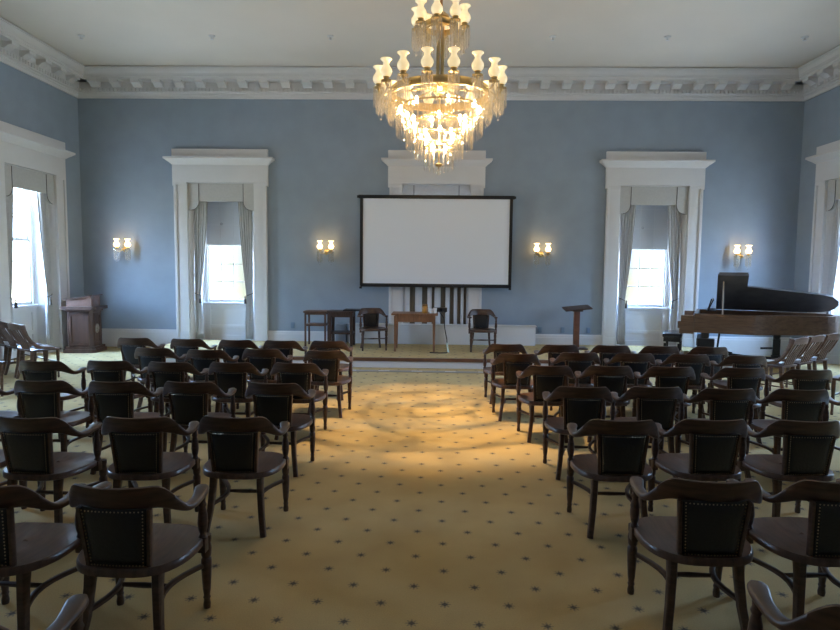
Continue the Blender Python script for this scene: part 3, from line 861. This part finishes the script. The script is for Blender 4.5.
for k in range(8):
    a = 2*PI*k/8; mb.bar([(.05*cos(a), .05*sin(a), 3.74), (RB*cos(a), RB*sin(a), 3.67)], .014, .02, (-sin(a), cos(a), 0))
mb.build('crown_band', BRASS, cd)
ring_band(.19, 4.37, 4.43, .015).build('upper_band', BRASS, cd)
cup, sh, fr = lamp_meshes(1.0, SHADE, .24)
def lamp(a, R, z, r0, z0):
    am = MB().tube([(r0*cos(a), r0*sin(a), z0), ((r0+R)/2*cos(a), (r0+R)/2*sin(a), z0-.05), (R*.97*cos(a), R*.97*sin(a), z-.075), (R*cos(a), R*sin(a), z-.045)], .010, 7).build('lamp_arm', BRASS, cd)
    for nm, me in (('candle_cup', cup), ('glass_shade', sh), ('prism_fringe', fr)): add(nm, me, am, (R*cos(a), R*sin(a), z))
for k in range(16): lamp(-PI/2+PI/16+2*PI*k/16, .69, 3.71, RB, 3.67)
for k in range(8): lamp(-PI/2-rad(9)+2*PI*k/8, .27, 4.40, .19, 4.35)
# tiers: radius, top, bottom, count
TIERS = [(.575, 3.63, 3.33, 60), (.485, 3.50, 3.19, 50), (.375, 3.35, 3.05, 40), (.270, 3.21, 2.94, 30), (.165, 3.08, 2.815, 18), (.165, 4.37, 4.14, 20)]
front, rest = [], MB()
for r, z1, z0, n in TIERS:
    ring_band(r, z1-.014, z1+.006, .01).build('tier_ring', BRASS, cd)
    me = None
    for k in range(n):
        a = 2*PI*(k+.5)/n; x, y = r*cos(a), r*sin(a)
        if y < -.2*r and len(front) < 98:
            if me is None:
                mb = MB(); prism_rod(mb, 0, 0, z1-.01, z0, .0125); me = mb.mesh('prism', 0); me.materials.append(CRYSTAL)
            front.append(add('prism', me, cd, (x, y, 0), a))
        else: prism_rod(rest, x, y, z1-.01, z0, .0125)
for r, z1, z0, n in TIERS[:5]:      # inner shorter rows
    for k in range(int(n*.7)):
        a = 2*PI*k/int(n*.7); prism_rod(rest, (r-.06)*cos(a), (r-.06)*sin(a), z1-.0, z0+.10, .011)
for r, z in ((.575, 3.60), (.52, 3.56), (.49, 3.46), (.39, 3.34)):
    for k in range(70):
        a = 2*PI*k/70; rest.octa((r*cos(a), r*sin(a), z-.04*abs(sin(a*10))), .011)
o = rest.build('prism', CRYSTAL, cd, smooth=0); o['kind'] = 'stuff'
MB().tube([(0, 0, 3.8), (0, 0, 2.84)], .010, 8).lathe([(.03, 2.86), (.045, 2.875), (.05, 2.885), (.02, 2.90)], seg=14).build('centre_stem', BRASS, cd)
MB().ball((0, 0, 2.80), .036, 2).build('finial', CRYSTAL, cd)
bulb = MB().lathe([(.004, -.035), (.016, -.02), (.020, 0), (.014, .022), (.004, .036)], seg=10).mesh('bulb', 60); bulb.materials.append(BULB)
for R, z, n, ph in ((.45, 3.50, 8, .2), (.33, 3.36, 6, .5), (.20, 3.22, 4, .7), (.08, 3.08, 2, .4)):
    for k in range(n):
        a = ph+2*PI*k/n; add('bulb', bulb, cd, (R*cos(a), R*sin(a), z))
for k in range(3):      # added spots, no fitting of their own, for the warm carpet pool
    a = .9+2*PI*k/3
    L = bpy.data.lights.new('carpet_pool_spot', 'SPOT'); L.energy = 340; L.color = (1.0, .64, .28); L.spot_size = rad(58); L.spot_blend = .5; L.shadow_soft_size = .014
    o = bpy.data.objects.new('carpet_pool_spot', L); COL.objects.link(o); o.location = (.04+.12*cos(a), 6.80+.12*sin(a), 4.02)

# wall sconces
cup2, sh2, fr2 = lamp_meshes(.92, WSHADE, .24)
sc = thing('wall_sconce', '', 'wall lamp')
MB().lathe([(.055, 0), (.06, .008), (.045, .02), (.02, .03), (.018, .12), (.024, .13), (.01, .145)], (0, 0, 0), 16, Matrix.Rotation(PI/2, 4, 'X')).build('backplate', BRASS, sc)
for s in (-1, 1):
    a = MB().tube([(0, -.11, 0), (s*.05, -.13, -.035), (s*.10, -.14, -.03), (s*.115, -.14, .0)], .008, 7).build('arm', BRASS, sc)
    for nm, me in (('candle_cup', cup2), ('glass_shade', sh2), ('prism_fringe', fr2)): add(nm, me, a, (s*.115, -.14, .03))
for i, (x, z, lab) in enumerate(((-6.42, 2.03, 'lit two-lamp crystal wall sconce nearest left corner of back wall'), (-2.22, 2.03, 'lit two-lamp crystal wall sconce just left of the screen'),
                                 (2.19, 2.02, 'lit two-lamp crystal wall sconce just right of the screen'), (6.20, 2.02, 'lit two-lamp crystal wall sconce above the grand piano'))):
    place(sc, i > 0, (x, YB-.001, z), 0, lab, 'lit wall sconces')

# ceiling sprinklers and wall outlets
sp = thing('ceiling_fitting', '', 'ceiling fitting')
MB().lathe([(.055, 0), (.055, -.012), (.03, -.02)], (0, 0, 0), 14).build('plate', WHITE, sp)
MB().lathe([(.012, -.02), (.012, -.05), (.03, -.055), (.03, -.062)], (0, 0, 0), 12).build('nozzle', WHITE, sp)
for i, (x, lab) in enumerate(((-6.1, 'nearest left wall'), (-3.84, 'above the left window'), (-1.81, 'left of the chandelier'), (1.95, 'right of the chandelier'), (3.87, 'above the right window'), (6.14, 'nearest right wall'))):
    place(sp, i > 0, (x, 10.38, ZC-.001), 0, 'small white ceiling fitting, the one '+lab, 'ceiling fittings')
for x, z, lab in ((-2.93, .50, 'small blue wall outlet left of the side tables'), (2.2, .47, 'small blue wall outlet at end of white cover'), (2.67, .47, 'small blue wall outlet just left of reading stand'), (3.2, .47, 'small blue wall outlet just right of reading stand')):
    o = MB().box((x-.04, YB-.012, z-.06), (x+.04, YB, z+.06), .004).box((x-.018, YB-.016, z+.01), (x+.018, YB-.012, z+.04)).box((x-.018, YB-.016, z-.04), (x+.018, YB-.012, z-.01)).build('wall_outlet', OUTLET)
    tag(o, lab, 'outlet', 'wall outlets')

# ------------------------------------------------------------------ daylight: sky through the windows
w = bpy.data.worlds.new('sky'); S.world = w; w.use_nodes = True
nt = w.node_tree; bg = nt.nodes['Background']
tc = nt.nodes.new('ShaderNodeTexCoord'); sx = nt.nodes.new('ShaderNodeSeparateXYZ'); nt.links.new(tc.outputs['Generated'], sx.inputs[0])
nz = nt.nodes.new('ShaderNodeTexNoise'); nz.inputs['Scale'].default_value = 14; nt.links.new(tc.outputs['Generated'], nz.inputs['Vector'])
ma = nt.nodes.new('ShaderNodeMath'); ma.operation = 'MULTIPLY_ADD'; ma.inputs[1].default_value = .12; nt.links.new(nz.outputs['Fac'], ma.inputs[0]); nt.links.new(sx.outputs['Z'], ma.inputs[2])
mr = nt.nodes.new('ShaderNodeMapRange'); mr.inputs['From Min'].default_value = -.44; mr.inputs['From Max'].default_value = .56
nt.links.new(ma.outputs[0], mr.inputs['Value'])
cr = nt.nodes.new('ShaderNodeValToRGB'); e = cr.color_ramp.elements
e[0].position = .0; e[0].color = (.56, .66, .72, 1)
e[1].position = 1.0; e[1].color = (.35, .60, 1.0, 1)
for p, c in ((.40, (.62, .70, .72)), (.455, (.66, .69, .53)), (.495, (.62, .70, .60)), (.53, (.62, .79, 1.0)), (.62, (.46, .70, 1.0))):
    q = e.new(p); q.color = (*c, 1)
nt.links.new(mr.outputs[0], cr.inputs[0]); nt.links.new(cr.outputs[0], bg.inputs['Color'])
# an overcast sky: pale towards the horizon, far brighter overhead, cut down beyond the back windows to keep their view
zr = nt.nodes.new('ShaderNodeMapRange'); zr.interpolation_type = 'SMOOTHSTEP'
zr.inputs['From Min'].default_value = .06; zr.inputs['From Max'].default_value = .42; zr.inputs['To Min'].default_value = SKY_LOW; zr.inputs['To Max'].default_value = SKY_HIGH
nt.links.new(sx.outputs['Z'], zr.inputs['Value'])
xr = nt.nodes.new('ShaderNodeMapRange'); xr.inputs['From Min'].default_value = .70; xr.inputs['From Max'].default_value = .96; xr.inputs['To Min'].default_value = 1.0; xr.inputs['To Max'].default_value = .015
nt.links.new(sx.outputs['Y'], xr.inputs['Value'])
ms_ = nt.nodes.new('ShaderNodeMath'); ms_.operation = 'MULTIPLY'; nt.links.new(zr.outputs[0], ms_.inputs[0]); nt.links.new(xr.outputs[0], ms_.inputs[1])
nt.links.new(ms_.outputs[0], bg.inputs['Strength'])
for i, (wl, c) in enumerate(SPOTS):
    L = bpy.data.lights.new('daylight_portal', 'AREA'); L.shape = 'RECTANGLE'; L.size = .9; L.size_y = 2.5; L.cycles.is_portal = True
    o = bpy.data.objects.new('daylight_portal', L); COL.objects.link(o)
    z, off = 2.15, .44
    if wl == 'back': o.location = (c, YB+off, z); o.rotation_euler = (-PI/2, 0, 0)
    elif wl == 'left': o.location = (-XW-off, c, z); o.rotation_euler = (0, -PI/2, 0); L.size, L.size_y = 2.5, .9
    else: o.location = (XW+off, c, z); o.rotation_euler = (0, PI/2, 0); L.size, L.size_y = 2.5, .9

# ------------------------------------------------------------------ camera
f, yaw, pitch, roll = 593.216, rad(1.299), rad(4.446), rad(.614)
F = Vector((-sin(yaw)*cos(pitch), cos(yaw)*cos(pitch), -sin(pitch)))
R = Vector((cos(yaw), sin(yaw), 0)); U = R.cross(F)
R2 = R*cos(roll)+U*sin(roll); U2 = U*cos(roll)-R*sin(roll)
cam = bpy.data.cameras.new('camera'); co = bpy.data.objects.new('camera', cam); COL.objects.link(co)
cam.sensor_fit = 'HORIZONTAL'; cam.sensor_width = 36; cam.lens = f*36/840; cam.clip_start = .05
co.matrix_world = Matrix(((R2.x, U2.x, -F.x, 0), (R2.y, U2.y, -F.y, 0), (R2.z, U2.z, -F.z, 1.7), (0, 0, 0, 1)))
S.camera = co
S.view_settings.view_transform = 'Standard'; S.view_settings.look = 'None'
S.view_settings.exposure = 0.1; S.view_settings.gamma = 1.0; S.view_settings.use_curve_mapping = False
S.cycles.max_bounces = 10; S.cycles.diffuse_bounces = 5; S.cycles.transparent_max_bounces = 24
